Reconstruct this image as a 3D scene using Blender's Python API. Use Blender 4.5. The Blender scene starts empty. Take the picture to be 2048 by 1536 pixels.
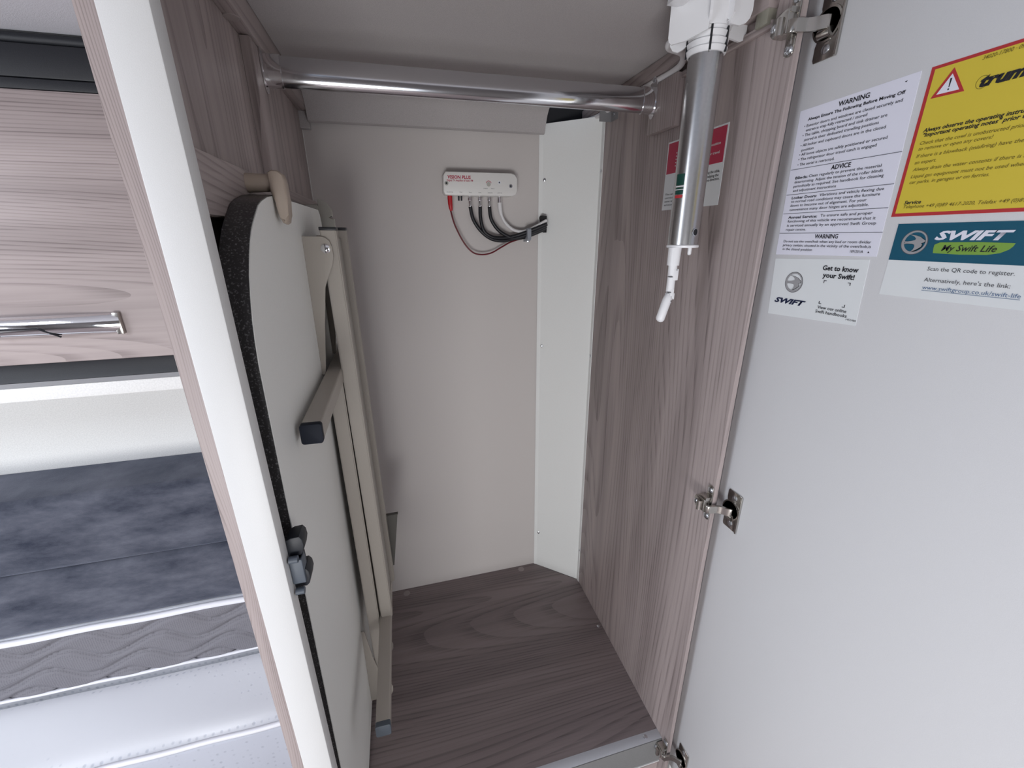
import bpy, bmesh, math, random
from mathutils import Vector, Matrix, Euler
random.seed(4)
S = bpy.context.scene
C = S.collection
H = 1.32                      # van floor is world z = 0; all z values below are given relative to eye level

# ------------------------------------------------------------------ camera
cam = bpy.data.cameras.new('camera'); co = bpy.data.objects.new('camera', cam); C.objects.link(co)
cam.sensor_width = 36; cam.lens = 833/2048*36; cam.clip_start = 0.02
def nrm(v): v = Vector(v); return v.normalized()
_zd = nrm((18, 2352, 833)); _y = Vector((791-1024, 472-768, 833)); _y = (_y - _zd*_y.dot(_zd)).normalized()
_Z = -_zd; _X = _y.cross(_Z)
R = Matrix((_X, _y, _Z))      # world = R @ cam (x right, y down, z forward)
right = R @ Vector((1, 0, 0)); up = R @ Vector((0, -1, 0)); back = R @ Vector((0, 0, -1))
m = Matrix((right, up, back)).transposed().to_4x4(); m.translation = (0, 0, H)
co.matrix_world = m; S.camera = co

# ------------------------------------------------------------------ light, world, exposure
S.view_settings.view_transform = 'Standard'; S.view_settings.look = 'None'
S.view_settings.exposure = 0.0; S.view_settings.gamma = 1.0; S.view_settings.use_curve_mapping = False
W = bpy.data.worlds.new('world'); S.world = W; W.use_nodes = True
W.node_tree.nodes['Background'].inputs[0].default_value = (0.62, 0.72, 0.9, 1)
W.node_tree.nodes['Background'].inputs[1].default_value = 0.5
def area(name, loc, target, size, power, col=(1, 1, 1), sy=None):
    l = bpy.data.lights.new(name, 'AREA'); l.energy = power; l.color = col; l.size = size
    if sy: l.shape = 'RECTANGLE'; l.size_y = sy
    o = bpy.data.objects.new(name, l); C.objects.link(o)
    loc = Vector(loc) + Vector((0, 0, H)); o.location = loc
    d = Vector(target) + Vector((0, 0, H)) - loc
    o.rotation_euler = d.to_track_quat('-Z', 'Y').to_euler(); return o
area('window_light_side', (-1.95, -0.30, -0.40), (0.5, 0.25, -0.55), 0.9, 11, (0.90, 0.94, 1.0), 0.5)
area('window_light_rear', (-0.40, -1.42, -0.85), (0.15, 0.9, -0.80), 1.0, 21, (1.0, 0.985, 0.965), 0.45)
area('table_fill_light', (1.15, -1.30, -0.45), (-0.14, 0.7, -0.85), 0.5, 5.0, (1.0, 0.99, 0.97), 0.8)  # added fill to brighten the table underside
area('skylight', (-0.95, 0.1, 0.2), (-0.95, 0.5, -1.0), 0.4, 9.5, (0.85, 0.91, 1.0), 0.4)

# ------------------------------------------------------------------ materials
def newmat(name, col=(.5, .5, .5), rough=.5, metal=0., spec=.5, coat=0.):
    mt = bpy.data.materials.new(name); mt.use_nodes = True
    b = mt.node_tree.nodes['Principled BSDF']
    b.inputs['Base Color'].default_value = (*col, 1); b.inputs['Roughness'].default_value = rough
    b.inputs['Metallic'].default_value = metal; b.inputs['Specular IOR Level'].default_value = spec
    if coat: b.inputs['Coat Weight'].default_value = coat
    return mt, mt.node_tree.nodes, mt.node_tree.links, b
def mixcol(N, L, fac, a, b):
    x = N.new('ShaderNodeMix'); x.data_type = 'RGBA'
    x.inputs[6].default_value = (*a, 1) if not hasattr(a, 'is_output') else x.inputs[6].default_value
    if hasattr(a, 'is_output'): L.new(a, x.inputs[6])
    if hasattr(b, 'is_output'): L.new(b, x.inputs[7])
    else: x.inputs[7].default_value = (*b, 1)
    L.new(fac, x.inputs[0]); return x.outputs[2]
def ramp(N, L, src, p0, p1):
    r = N.new('ShaderNodeMapRange'); r.inputs[1].default_value = p0; r.inputs[2].default_value = p1
    L.new(src, r.inputs[0]); return r.outputs[0]
def wood(name, grain, light=(.43, .365, .355), dark=(.185, .150, .147), seed=0., rings=7., wide=3.2):
    """grain: 'x','y','z' = direction the fibres run"""
    mt, N, L, b = newmat(name, rough=.42, spec=.35)
    g = N.new('ShaderNodeNewGeometry'); mp = N.new('ShaderNodeMapping')
    mp.inputs['Location'].default_value = (seed, seed*.7, seed*1.3)
    sc = [wide, wide, wide]; sc['xyz'.index(grain)] = wide*.11
    mp.inputs['Scale'].default_value = sc
    L.new(g.outputs['Position'], mp.inputs[0])
    n = N.new('ShaderNodeTexNoise'); n.inputs['Scale'].default_value = 1.0; n.inputs['Detail'].default_value = 2.0
    n.inputs['Roughness'].default_value = .35
    L.new(mp.outputs[0], n.inputs['Vector'])
    dt = N.new('ShaderNodeVectorMath'); dt.operation = 'DOT_PRODUCT'; kk = [rings*11.]*3; kk['xyz'.index(grain)] = 0; dt.inputs[1].default_value = kk
    L.new(g.outputs['Position'], dt.inputs[0])
    mu = N.new('ShaderNodeMath'); mu.operation = 'MULTIPLY_ADD'; mu.inputs[1].default_value = rings*8.0; L.new(n.outputs[0], mu.inputs[0]); L.new(dt.outputs['Value'], mu.inputs[2])
    fr = N.new('ShaderNodeMath'); fr.operation = 'FRACT'; L.new(mu.outputs[0], fr.inputs[0])
    ln = N.new('ShaderNodeMapRange'); ln.inputs[1].default_value = .50; ln.inputs[2].default_value = .95; ln.interpolation_type = 'SMOOTHSTEP'
    L.new(fr.outputs[0], ln.inputs[0])
    # fibres
    mp2 = N.new('ShaderNodeMapping'); s2 = [230, 230, 230]; s2['xyz'.index(grain)] = 5; mp2.inputs['Scale'].default_value = s2
    L.new(g.outputs['Position'], mp2.inputs[0])
    n2 = N.new('ShaderNodeTexNoise'); n2.inputs['Scale'].default_value = 1; n2.inputs['Detail'].default_value = 2.5
    L.new(mp2.outputs[0], n2.inputs['Vector'])
    mp3 = N.new('ShaderNodeMapping'); s3 = [24, 24, 24]; s3['xyz'.index(grain)] = 1.6; mp3.inputs['Scale'].default_value = s3
    L.new(g.outputs['Position'], mp3.inputs[0])
    n3 = N.new('ShaderNodeTexNoise'); n3.inputs['Scale'].default_value = 1; n3.inputs['Detail'].default_value = 2
    L.new(mp3.outputs[0], n3.inputs['Vector'])
    f2 = ramp(N, L, n2.outputs[0], .35, .72); f3 = ramp(N, L, n3.outputs[0], .38, .68)
    a1 = N.new('ShaderNodeMath'); a1.operation = 'MULTIPLY'; L.new(ln.outputs[0], a1.inputs[0])
    a0 = N.new('ShaderNodeMath'); a0.operation = 'MULTIPLY_ADD'; a0.inputs[1].default_value = .75; a0.inputs[2].default_value = .2; L.new(f2, a0.inputs[0]); L.new(a0.outputs[0], a1.inputs[1])
    a2 = N.new('ShaderNodeMath'); a2.operation = 'MULTIPLY_ADD'; a2.inputs[1].default_value = .42; L.new(f3, a2.inputs[0])
    a3 = N.new('ShaderNodeMath'); a3.operation = 'MULTIPLY_ADD'; a3.inputs[1].default_value = .62; a3.use_clamp = True
    L.new(a1.outputs[0], a3.inputs[0]); L.new(a2.outputs[0], a3.inputs[2]); a2.inputs[2].default_value = 0
    a4 = N.new('ShaderNodeMath'); a4.operation = 'MULTIPLY_ADD'; a4.inputs[1].default_value = .14; a4.use_clamp = True
    L.new(f2, a4.inputs[0]); L.new(a3.outputs[0], a4.inputs[2])
    L.new(mixcol(N, L, a4.outputs[0], light, dark), b.inputs['Base Color'])
    bp = N.new('ShaderNodeBump'); bp.inputs['Strength'].default_value = .12; bp.inputs['Distance'].default_value = .0006; bp.invert = True
    L.new(a4.outputs[0], bp.inputs['Height']); L.new(bp.outputs[0], b.inputs['Normal'])
    return mt
def grainy(name, col, rough=.5, nscale=900, amt=.08, bump=.15, dist=.0005, spec=.4, metal=0.):
    mt, N, L, b = newmat(name, col, rough, metal, spec)
    g = N.new('ShaderNodeNewGeometry'); n = N.new('ShaderNodeTexNoise'); n.inputs['Scale'].default_value = nscale; n.inputs['Detail'].default_value = 2
    L.new(g.outputs['Position'], n.inputs['Vector'])
    f = ramp(N, L, n.outputs[0], .3, .7)
    L.new(mixcol(N, L, f, tuple(c*(1-amt) for c in col), tuple(min(1, c*(1+amt)) for c in col)), b.inputs['Base Color'])
    bp = N.new('ShaderNodeBump'); bp.inputs['Strength'].default_value = bump; bp.inputs['Distance'].default_value = dist
    L.new(n.outputs[0], bp.inputs['Height']); L.new(bp.outputs[0], b.inputs['Normal'])
    return mt
M = {}
M['wood_z'] = wood('wood upright grain', 'z', seed=3.1)
M['wood_zl'] = wood('wood upright grain pale', 'z', seed=8.1, rings=5)
M['wood_y'] = wood('wood depth grain', 'y', seed=1.7)
M['wood_x'] = wood('wood cross grain', 'x', seed=5.3, wide=4.2, rings=8)
M['wood_floor'] = wood('wood floor grain', 'x', seed=2.2, light=(.285, .235, .235), dark=(.12, .098, .1), wide=3.0, rings=8)
M['wood_edge'] = wood('wood narrow edge', 'z', seed=11, rings=16, wide=9)
M['wood_cap'] = newmat('wood tone cap', (.36, .31, .30), .45)[0]
M['edge_ply'] = wood('sawn board edge', 'z', light=(.30, .29, .24), dark=(.2, .19, .15), seed=6)
M['room'] = grainy('taupe room wall', (.25, .23, .225), .5, 800, .03, .1)
M['white'] = grainy('white laminate', (.69, .69, .69), .42, 1500, .025, .12)
M['door'] = grainy('door laminate', (.70, .70, .715), .38, 1300, .02, .1)
M['back'] = grainy('cream wall board', (.60, .565, .55), .55, 1000, .03, .12)
M['wallL'] = grainy('pale wall board', (.76, .755, .74), .5, 420, .07, .25)
M['strip'] = grainy('painted corner panel', (.87, .885, .875), .5, 900, .02, .08)
M['tableu'] = grainy('table underside', (.84, .845, .82), .5, 900, .02, .06)
M['ceil'] = grainy('fabric ceiling lining', (.46, .435, .435), .95, 1100, .10, .4, .0008, .1)
M['ceilroom'] = grainy('room ceiling lining', (.62, .62, .66), .9, 900, .05, .3, .0008, .1)
M['anthracite'] = grainy('dark grey trim', (.013, .014, .018), .5, 900, .12, .2)
M['gapline'] = newmat('dark joint', (.012, .012, .014), .7)[0]
M['greytrim'] = newmat('grey trim', (.22, .22, .23), .45)[0]
M['chrome'] = newmat('chrome', (.83, .83, .85), .07, 1.)[0]
M['railchrome'] = newmat('rail chrome', (.66, .66, .68), .13, 1.)[0]
M['nickel'] = newmat('nickel hinge', (.50, .48, .45), .22, 1.)[0]
M['screw'] = newmat('zinc screw', (.62, .64, .68), .25, 1.)[0]
M['alu'] = grainy('brushed tube', (.56, .56, .565), .27, 300, .04, .03, metal=1.)
M['legs'] = grainy('beige coated steel', (.40, .365, .325), .48, 1200, .02, .05)
M['legsd'] = grainy('grey coated channel', (.34, .32, .29), .5, 1200, .02, .05)
M['staym'] = newmat('dark taupe steel', (.10, .095, .085), .6)[0]
M['beige'] = newmat('beige plastic', (.42, .345, .285), .45)[0]
M['cream'] = newmat('cream plastic', (.46, .45, .41), .5)[0]
M['black'] = newmat('black plastic', (.012, .013, .017), .4)[0]
M['navycap'] = newmat('dark end cap', (.009, .012, .022), .6, spec=.25)[0]
M['greycap'] = newmat('grey plastic', (.07, .085, .105), .4)[0]
M['bluegrey'] = newmat('blue grey plastic', (.095, .115, .145), .5)[0]
M['darkcatch'] = newmat('dark catch plastic', (.014, .017, .024), .5)[0]
M['wplastic'] = newmat('white plastic', (.80, .80, .82), .35)[0]
M['wgloss'] = newmat('white crank plastic', (.86, .86, .88), .28)[0]
M['amp'] = newmat('amplifier case', (.80, .79, .77), .38)[0]
M['cable'] = newmat('black cable', (.008, .008, .012), .45)[0]
M['wcable'] = newmat('white cable', (.75, .74, .75), .4)[0]
M['redplug'] = newmat('red plug', (.48, .012, .02), .4)[0]
M['redcable'] = newmat('dark red wire', (.13, .004, .012), .4)[0]
M['clip'] = newmat('translucent grey clip', (.30, .32, .36), .35)[0]
M['lip'] = newmat('silver edging', (.52, .53, .57), .45, 0.)[0]
M['lipf'] = grainy('grey edging face', (.20, .20, .20), .5, 700, .05)
M['paperw'] = newmat('printed white label', (.76, .76, .86), .4)[0]
M['paperg'] = newmat('pale vinyl label', (.74, .765, .78), .35)[0]
M['yellow'] = newmat('yellow label', (.66, .52, .055), .4)[0]
M['redprint'] = newmat('red print', (.46, .035, .04), .4)[0]
M['crimson'] = newmat('crimson print', (.45, .025, .07), .4)[0]
M['teal'] = newmat('teal print', (.006, .085, .145), .4)[0]
M['green'] = newmat('green print', (.20, .36, .06), .4)[0]
M['dgreen'] = newmat('dark green print', (.006, .055, .042), .4)[0]
M['ink'] = newmat('black ink', (.012, .012, .018), .5)[0]
M['olive'] = newmat('brown ink', (.16, .12, .015), .5)[0]
M['navy'] = newmat('navy ink', (.006, .012, .05), .5)[0]
M['blueink'] = newmat('blue link ink', (.10, .17, .30), .5)[0]
M['greyink'] = newmat('grey ink', (.08, .08, .09), .5)[0]
M['silver'] = newmat('silver print', (.45, .45, .47), .35, .4)[0]
M['dsilver'] = newmat('dark silver print', (.12, .12, .13), .35, .4)[0]
M['glass'] = newmat('window pane', (.8, .85, .9), .1)[0]

# speckled black edge
mt, N, L, b = newmat('speckled worktop edge', (.02, .02, .022), .35)
g = N.new('ShaderNodeNewGeometry'); v = N.new('ShaderNodeTexNoise'); v.inputs['Scale'].default_value = 520; v.inputs['Detail'].default_value = 2; v.inputs['Distortion'].default_value = .2
L.new(g.outputs['Position'], v.inputs['Vector']); f = ramp(N, L, v.outputs[0], .56, .72)
L.new(mixcol(N, L, f, (.034, .032, .034), (.19, .19, .195)), b.inputs['Base Color']); M['speckle'] = mt
# velvet cushion
mt, N, L, b = newmat('slate velvet', (.05, .06, .09), .8, spec=.2)
b.inputs['Sheen Weight'].default_value = .5; b.inputs['Sheen Roughness'].default_value = .4; b.inputs['Sheen Tint'].default_value = (.6, .65, .8, 1)
g = N.new('ShaderNodeNewGeometry'); mp = N.new('ShaderNodeMapping'); mp.inputs['Scale'].default_value = (9, 9, 22); L.new(g.outputs['Position'], mp.inputs[0])
n = N.new('ShaderNodeTexNoise'); n.inputs['Scale'].default_value = 1; n.inputs['Detail'].default_value = 7; n.inputs['Roughness'].default_value = .65; L.new(mp.outputs[0], n.inputs['Vector'])
L.new(mixcol(N, L, ramp(N, L, n.outputs[0], .3, .7), (.022, .027, .044), (.12, .125, .155)), b.inputs['Base Color'])
n2 = N.new('ShaderNodeTexNoise'); n2.inputs['Scale'].default_value = 500; L.new(g.outputs['Position'], n2.inputs['Vector'])
bp = N.new('ShaderNodeBump'); bp.inputs['Strength'].default_value = .3; bp.inputs['Distance'].default_value = .001; L.new(n2.outputs[0], bp.inputs['Height']); L.new(bp.outputs[0], b.inputs['Normal'])
M['velvet'] = mt
# knitted mattress cloths
def knit(name, a, c, scale, lo, hi, bump=.6, dist=.0012, sc=(1, 1, 1)):
    mt, N, L, b = newmat(name, a, .85, spec=.15)
    g = N.new('ShaderNodeNewGeometry'); mp = N.new('ShaderNodeMapping'); mp.inputs['Scale'].default_value = sc; L.new(g.outputs['Position'], mp.inputs[0])
    v = N.new('ShaderNodeTexVoronoi'); v.inputs['Scale'].default_value = scale; v.inputs['Randomness'].default_value = .2; L.new(mp.outputs[0], v.inputs['Vector'])
    f = ramp(N, L, v.outputs['Distance'], lo, hi)
    L.new(mixcol(N, L, f, a, c), b.inputs['Base Color'])
    bp = N.new('ShaderNodeBump'); bp.inputs['Strength'].default_value = bump; bp.inputs['Distance'].default_value = dist; L.new(f, bp.inputs['Height']); L.new(bp.outputs[0], b.inputs['Normal'])
    return mt
M['quilt'] = knit('grey quilted border', (.125, .12, .137), (.20, .195, .215), 240, .0, .5, .3, .0006, (1, 1, 1.6))
M['knitw'] = knit('white dimpled knit', (.70, .72, .78), (.90, .91, .95), 70, .12, .28, .4)
M['knitw_shaded'] = knit('shaded dimpled knit', (.30, .32, .37), (.50, .52, .59), 75, .08, .34, .6)  # white knit again, with the mattress side's shade put into its colour
M['piping'] = newmat('white piping', (.80, .80, .85), .7)[0]

# ------------------------------------------------------------------ mesh helpers
def B(): return bmesh.new()
def box(bm, x0, x1, y0, y1, z0, z1, bev=0., seg=2):
    r = bmesh.ops.create_cube(bm, size=1)['verts']
    for v in r: v.co = Vector(((x0+x1)/2+v.co.x*(x1-x0), (y0+y1)/2+v.co.y*(y1-y0), (z0+z1)/2+v.co.z*(z1-z0)))
    if bev: bmesh.ops.bevel(bm, geom=list({e for v in r for e in v.link_edges}), offset=bev, segments=seg, profile=.5, affect='EDGES')
    return bm
def frame_of(d):
    d = Vector(d).normalized(); a = Vector((0, 0, 1)) if abs(d.z) < .9 else Vector((0, 1, 0))
    u = d.cross(a).normalized(); return u, d.cross(u).normalized()
def tube(bm, pts, r, n=12, cap=True, ry=None):
    pts = [Vector(p) for p in pts]; rs = r if isinstance(r, (list, tuple)) else [r]*len(pts); rings = []; u = None
    for i, p in enumerate(pts):
        d = (pts[min(i+1, len(pts)-1)] - pts[max(i-1, 0)])
        if d.length < 1e-9: d = pts[-1]-pts[0]
        d.normalize()
        if u is None: u, w = frame_of(d)
        else:
            u = (u - d*u.dot(d)).normalized(); w = d.cross(u)
        rings.append([bm.verts.new(p + (u*math.cos(t)+w*math.sin(t))*rs[i]) for t in [2*math.pi*k/n for k in range(n)]])
    for a, b2 in zip(rings, rings[1:]):
        for k in range(n): bm.faces.new((a[k], a[(k+1) % n], b2[(k+1) % n], b2[k]))
    if cap: bm.faces.new(rings[0][::-1]); bm.faces.new(rings[-1])
    return bm
def spline(pts, n=8):
    P = [Vector(p) for p in pts]; P = [P[0]*2-P[1]] + P + [P[-1]*2-P[-2]]; out = []
    for i in range(1, len(P)-2):
        for k in range(n):
            t = k/n; a, b2, c, d = P[i-1:i+3]
            out.append(.5*((2*b2)+(-a+c)*t+(2*a-5*b2+4*c-d)*t*t+(-a+3*b2-3*c+d)*t**3))
    out.append(P[-2]); return out
def prism(bm, pts, ax, a0, a1, bev=0.):
    """pts: 2D outline in the two other axes (in xyz order), extruded along ax"""
    def mk(p, a):
        if ax == 'x': return (a, p[0], p[1])
        if ax == 'y': return (p[0], a, p[1])
        return (p[0], p[1], a)
    v0 = [bm.verts.new(mk(p, a0)) for p in pts]; v1 = [bm.verts.new(mk(p, a1)) for p in pts]; n = len(pts)
    fs = [bm.faces.new(v0), bm.faces.new(v1[::-1])]
    for i in range(n): fs.append(bm.faces.new((v0[(i+1) % n], v0[i], v1[i], v1[(i+1) % n])))
    if bev:
        es = [e for e in set(fs[0].edges) | set(fs[1].edges)]
        bmesh.ops.bevel(bm, geom=es, offset=bev, segments=2, profile=.5, affect='EDGES')
    return bm
def rrect(x0, x1, y0, y1, r, n=5):
    o = []
    for cx, cy, a in ((x1-r, y1-r, 0), (x0+r, y1-r, 90), (x0+r, y0+r, 180), (x1-r, y0+r, 270)):
        for k in range(n+1):
            t = math.radians(a+90*k/n); o.append((cx+r*math.cos(t), cy+r*math.sin(t)))
    return o
def dome(bm, c, d, r, h=.35, n=14):
    """a screw head: low dome with a cross slot, centre c, pointing along d"""
    c = Vector(c); d = Vector(d).normalized()
    tube(bm, [c, c+d*r*h*.45, c+d*r*h*.8, c+d*r*h], [r, r*.97, r*.72, r*.34], n); return bm
W0 = {}
def mk(name, bm, mat, parent=None, smooth=True, kind=None, mats=None, ang=38):
    bmesh.ops.recalc_face_normals(bm, faces=bm.faces)
    me = bpy.data.meshes.new(name); lo = Vector([min(v.co[i] for v in bm.verts) for i in range(3)]); hi = Vector([max(v.co[i] for v in bm.verts) for i in range(3)])
    o = Vector(((lo.x+hi.x)/2, (lo.y+hi.y)/2, lo.z))
    bmesh.ops.translate(bm, verts=bm.verts, vec=-o)
    bm.to_mesh(me); bm.free()
    me.materials.append(M[mat] if isinstance(mat, str) else mat)
    for x in (mats or []): me.materials.append(M[x])
    if smooth:
        me.shade_smooth(); me.set_sharp_from_angle(angle=math.radians(ang))
    ob = bpy.data.objects.new(name, me); C.objects.link(ob)
    if parent is not None:
        ob.parent = parent
        if parent.get('local'): ob.location = o
        else: ob.location = o + Vector((0, 0, H)) - W0[parent.name]
        W0[ob.name] = o + (Vector((0, 0, 0)) if parent.get('local') else Vector((0, 0, H)))
        if parent.get('local'): ob['local'] = 0
    else:
        ob.location = o + Vector((0, 0, H)); W0[ob.name] = ob.location.copy()
    if kind: ob['kind'] = kind
    return ob
def struct(name, bm, mat, **k): return mk(name, bm, mat, kind='structure', **k)
def tag(o, label, cat, group=None):
    o['label'] = label; o['category'] = cat
    if group: o['group'] = group
    return o
def thing(name, loc, label, cat, group=None):
    o = bpy.data.objects.new(name, None); C.objects.link(o); o.empty_display_size = .03
    o.location = Vector(loc)+Vector((0, 0, H)); W0[o.name] = o.location.copy(); return tag(o, label, cat, group)

# ------------------------------------------------------------------ room shell
YB = 1.0; FZ = -.972; ZC = .258
struct('floor', box(B(), -2.2, 1.7, -1.6, 1.1, -1.36, -1.32), M['wood_floor'])
struct('ceiling', box(B(), -2.2, -.179, -1.6, 1.1, .226, .262), 'ceilroom')
struct('ceiling', box(B(), -.179, 1.7, -1.6, .36, .36, .39), 'ceilroom')
struct('wall_back', box(B(), -2.2, -.155, YB, YB+.06, -1.32, .40), 'wallL')
struct('wall_right', box(B(), 1.64, 1.7, -1.6, 1.1, -1.32, .40), 'room')
# left wall with window opening, rear wall with window opening
bm = B(); box(bm, -2.2, -2.14, -1.6, 1.1, -1.32, -.65); box(bm, -2.2, -2.14, -1.6, 1.1, -.1, .30)
box(bm, -2.2, -2.14, -1.6, -.9, -.65, -.1); box(bm, -2.2, -2.14, .3, 1.1, -.65, -.1); struct('wall_left', bm, 'white')
bm = B(); box(bm, -2.2, 1.7, -1.6, -1.54, -1.32, -1.1); box(bm, -2.2, 1.7, -1.6, -1.54, -.55, .40)
box(bm, -2.2, -1.0, -1.6, -1.54, -1.1, -.55); box(bm, .20, 1.7, -1.6, -1.54, -1.1, -.55); struct('wall_front', bm, 'room')
w1 = struct('window_1', prism(B(), rrect(-.95, .35, -.7, -.05, .08), 'x', -2.15, -2.10), 'gapline')
w2 = struct('window_2', prism(B(), rrect(-1.05, .25, -1.15, -.50, .08), 'y', -1.56, -1.52), 'gapline')
def pane(name, bm, parent):
    mt, N, L, b = newmat('daylight pane', (.8, .85, .9), .2); b.inputs['Emission Color'].default_value = (.82, .9, 1, 1); b.inputs['Emission Strength'].default_value = 2.5
    return mk(name, bm, mt, parent)
pane('pane', prism(B(), rrect(-.90, .30, -.65, -.1, .06), 'x', -2.10, -2.095), w1)
pane('pane', prism(B(), rrect(-1.0, .20, -1.10, -.55, .06), 'y', -1.52, -1.515), w2)

# ------------------------------------------------------------------ wardrobe shell
wb = struct('wall_back', box(B(), -.155, .46, YB, YB+.02, -1.0, .40), 'back')
# fabric ceiling lining that rolls down over the back wall
pts = [(.36, ZC), (.90, ZC), (.93, ZC-.001), (.953, ZC-.008), (.964, ZC-.018), (.971, ZC-.030), (.975, .222), (.979, .211), (.984, .2085), (.992, .2095), (.992, .22), (.986, ZC), (.986, ZC+.012), (.36, ZC+.012)]
wc = struct('ceiling', prism(B(), pts, 'x', -.1405, .333), 'ceil')
struct('ceiling', box(B(), .333, .455, .36, .90, ZC, ZC+.012), 'ceil')
bm = B(); box(bm, -.16, -.1395, .985, .999, .198, .262, .001); mk('lining_tab', bm, 'ceil', wc)
# left partition: outer skin, upper inner panel, cross board, batten, top trim
wl = struct('wall_left', box(B(), -.178, -.170, .378, 1.0, -1.32, .40), 'wood_z')
mk('upper_panel', box(B(), -.170, -.157, .379, .6545, .019, .40), 'wood_z', wl)
mk('upper_panel', box(B(), -.170, -.1565, .6565, .9995, .019, .40), 'wood_zl', wl)
mk('cross_board', box(B(), -.157, -.1505, .379, .999, .0195, .070, .0008), 'wood_y', wl)
mk('batten', box(B(), -.1565, -.145, .657, .737, .070, .2255, .001), 'wood_z', wl)
tl = struct('trim_1', box(B(), -.157, -.141, .379, .984, .2265, .262, .0012), 'wood_y')
bm = B(); tube(bm, [(-.1505, .616, .2267), (-.1505, .616, .2255), (-.1505, .616, .2250)], [.0085, .0085, .006], 20); mk('screw_cap', bm, 'wood_cap', tl)
mk('partition_edge', box(B(), -.1785, -.1605, .3765, .3785, -1.32, .40), 'wood_edge', wl)
# front post
p = struct('trim_2', box(B(), -.160, -.131, .360, .378, -1.32, .40, .0012), 'white')
# right wall
bm = B(); prism(bm, [(.434, .4475), (.4415, .4475), (.4415, .470), (.4592, .470), (.4592, 1.0), (.434, 1.0)], 'z', -1.32, .40)
wr = struct('wall_right', bm, 'wood_z', smooth=False)
struct('wall_back', box(B(), .478, 1.64, .480, .500, -1.32, .40), 'white')
mk('batten', box(B(), .4215, .434, .640, .712, .157, .2262, .001), 'wood_z', wr)
mk('upper_batten', box(B(), .4275, .434, .479, .640, .2185, .2262, .001), 'wood_y', wr)
mk('board_end', box(B(), .4225, .434, .481, .4985, .2225, .2575, .0005), 'edge_ply', wr)
mk('upper_trim', box(B(), .4205, .434, .48, .985, .2365, .2575, .001), 'wood_y', wr)
# corner panel (white, folded)
a = Vector((.335, .993)); c2 = Vector((.4335, .905))
bm = B(); d = (c2-a).normalized(); nn = Vector((-d.y, d.x))*-.0012
P0 = [(a.x, a.y), (c2.x-.0012, c2.y), (c2.x-.0012, c2.y-.011), (c2.x+.0002, c2.y-.011), (c2.x+.0002, c2.y+.0015), (a.x+.001, a.y+.0012), (a.x-.008, a.y+.0062), (a.x-.008, a.y+.0050)]
prism(bm, P0, 'z', FZ, .231)
wcn = struct('wall_corner', bm, 'strip', smooth=False)
def screw(c, d, r, parent, mat='screw'):
    bm = B(); dome(bm, c, d, r); u, w = frame_of(d); return mk('screw', bm, mat, parent)
for z in (.120, -.266, -.849): screw((.338, .9895, z), (-.3, -1, 0), .0036, wcn)
for z in (.129, -.275, -.860): screw((.4322, .899, z), (-1, 0, 0), .0034, wcn)
# void above the corner panel: dark box with cables
struct('wall_void', box(B(), .325, .434, .992, .998, .225, .262), 'gapline')
bm = B(); box(bm, .408, .4335, .868, .8695, .212, .232); box(bm, .4323, .4338, .842, .868, .212, .232)
br = tag(mk('corner_bracket', bm, 'greytrim'), 'small grey metal angle bracket at the top of the white corner panel', 'bracket'); screw((.4322, .856, .223), (-1, 0, 0), .0035, br)
# floor panel
bm = B(); prism(bm, [(-.170, .484), (.434, .484), (.434, .901), (.335, .992), (.335, 1.0), (-.170, 1.0)], 'z', FZ-.015, FZ)
fl = struct('floor', bm, 'wood_floor', smooth=False)
for (x, y) in ((-.063, .983), (.282, .986)):
    bm = B(); tube(bm, [(x, y, FZ), (x, y, FZ+.0006)], .0092, 24); mk('screw_cap', bm, 'wood_cap', fl)
screw((.424, .740, FZ), (0, 0, 1), .0045, fl)
bm = B(); box(bm, -.131, .434, .468, .486, FZ-.001, FZ+.0008, .0004); lip = struct('trim_3', bm, 'lip')
bm = B(); box(bm, -.131, .434, .4665, .468, FZ-.066, FZ+.0006); mk('edging_face', bm, 'lipf', lip)
bm = B(); box(bm, -.131, .434, .4650, .4675, FZ-.069, FZ-.0665); mk('edging_bead', bm, 'white', lip)
screw((.402, .478, FZ+.0008), (0, 0, 1), .0045, lip)
struct('wall_plinth', box(B(), -.131, .452, .469, .480, -1.32, FZ-.069), 'wood_x')
struct('wall_plinth', box(B(), -.17, .452, .481, 1.0, -1.32, FZ-.02), 'gapline')

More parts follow.
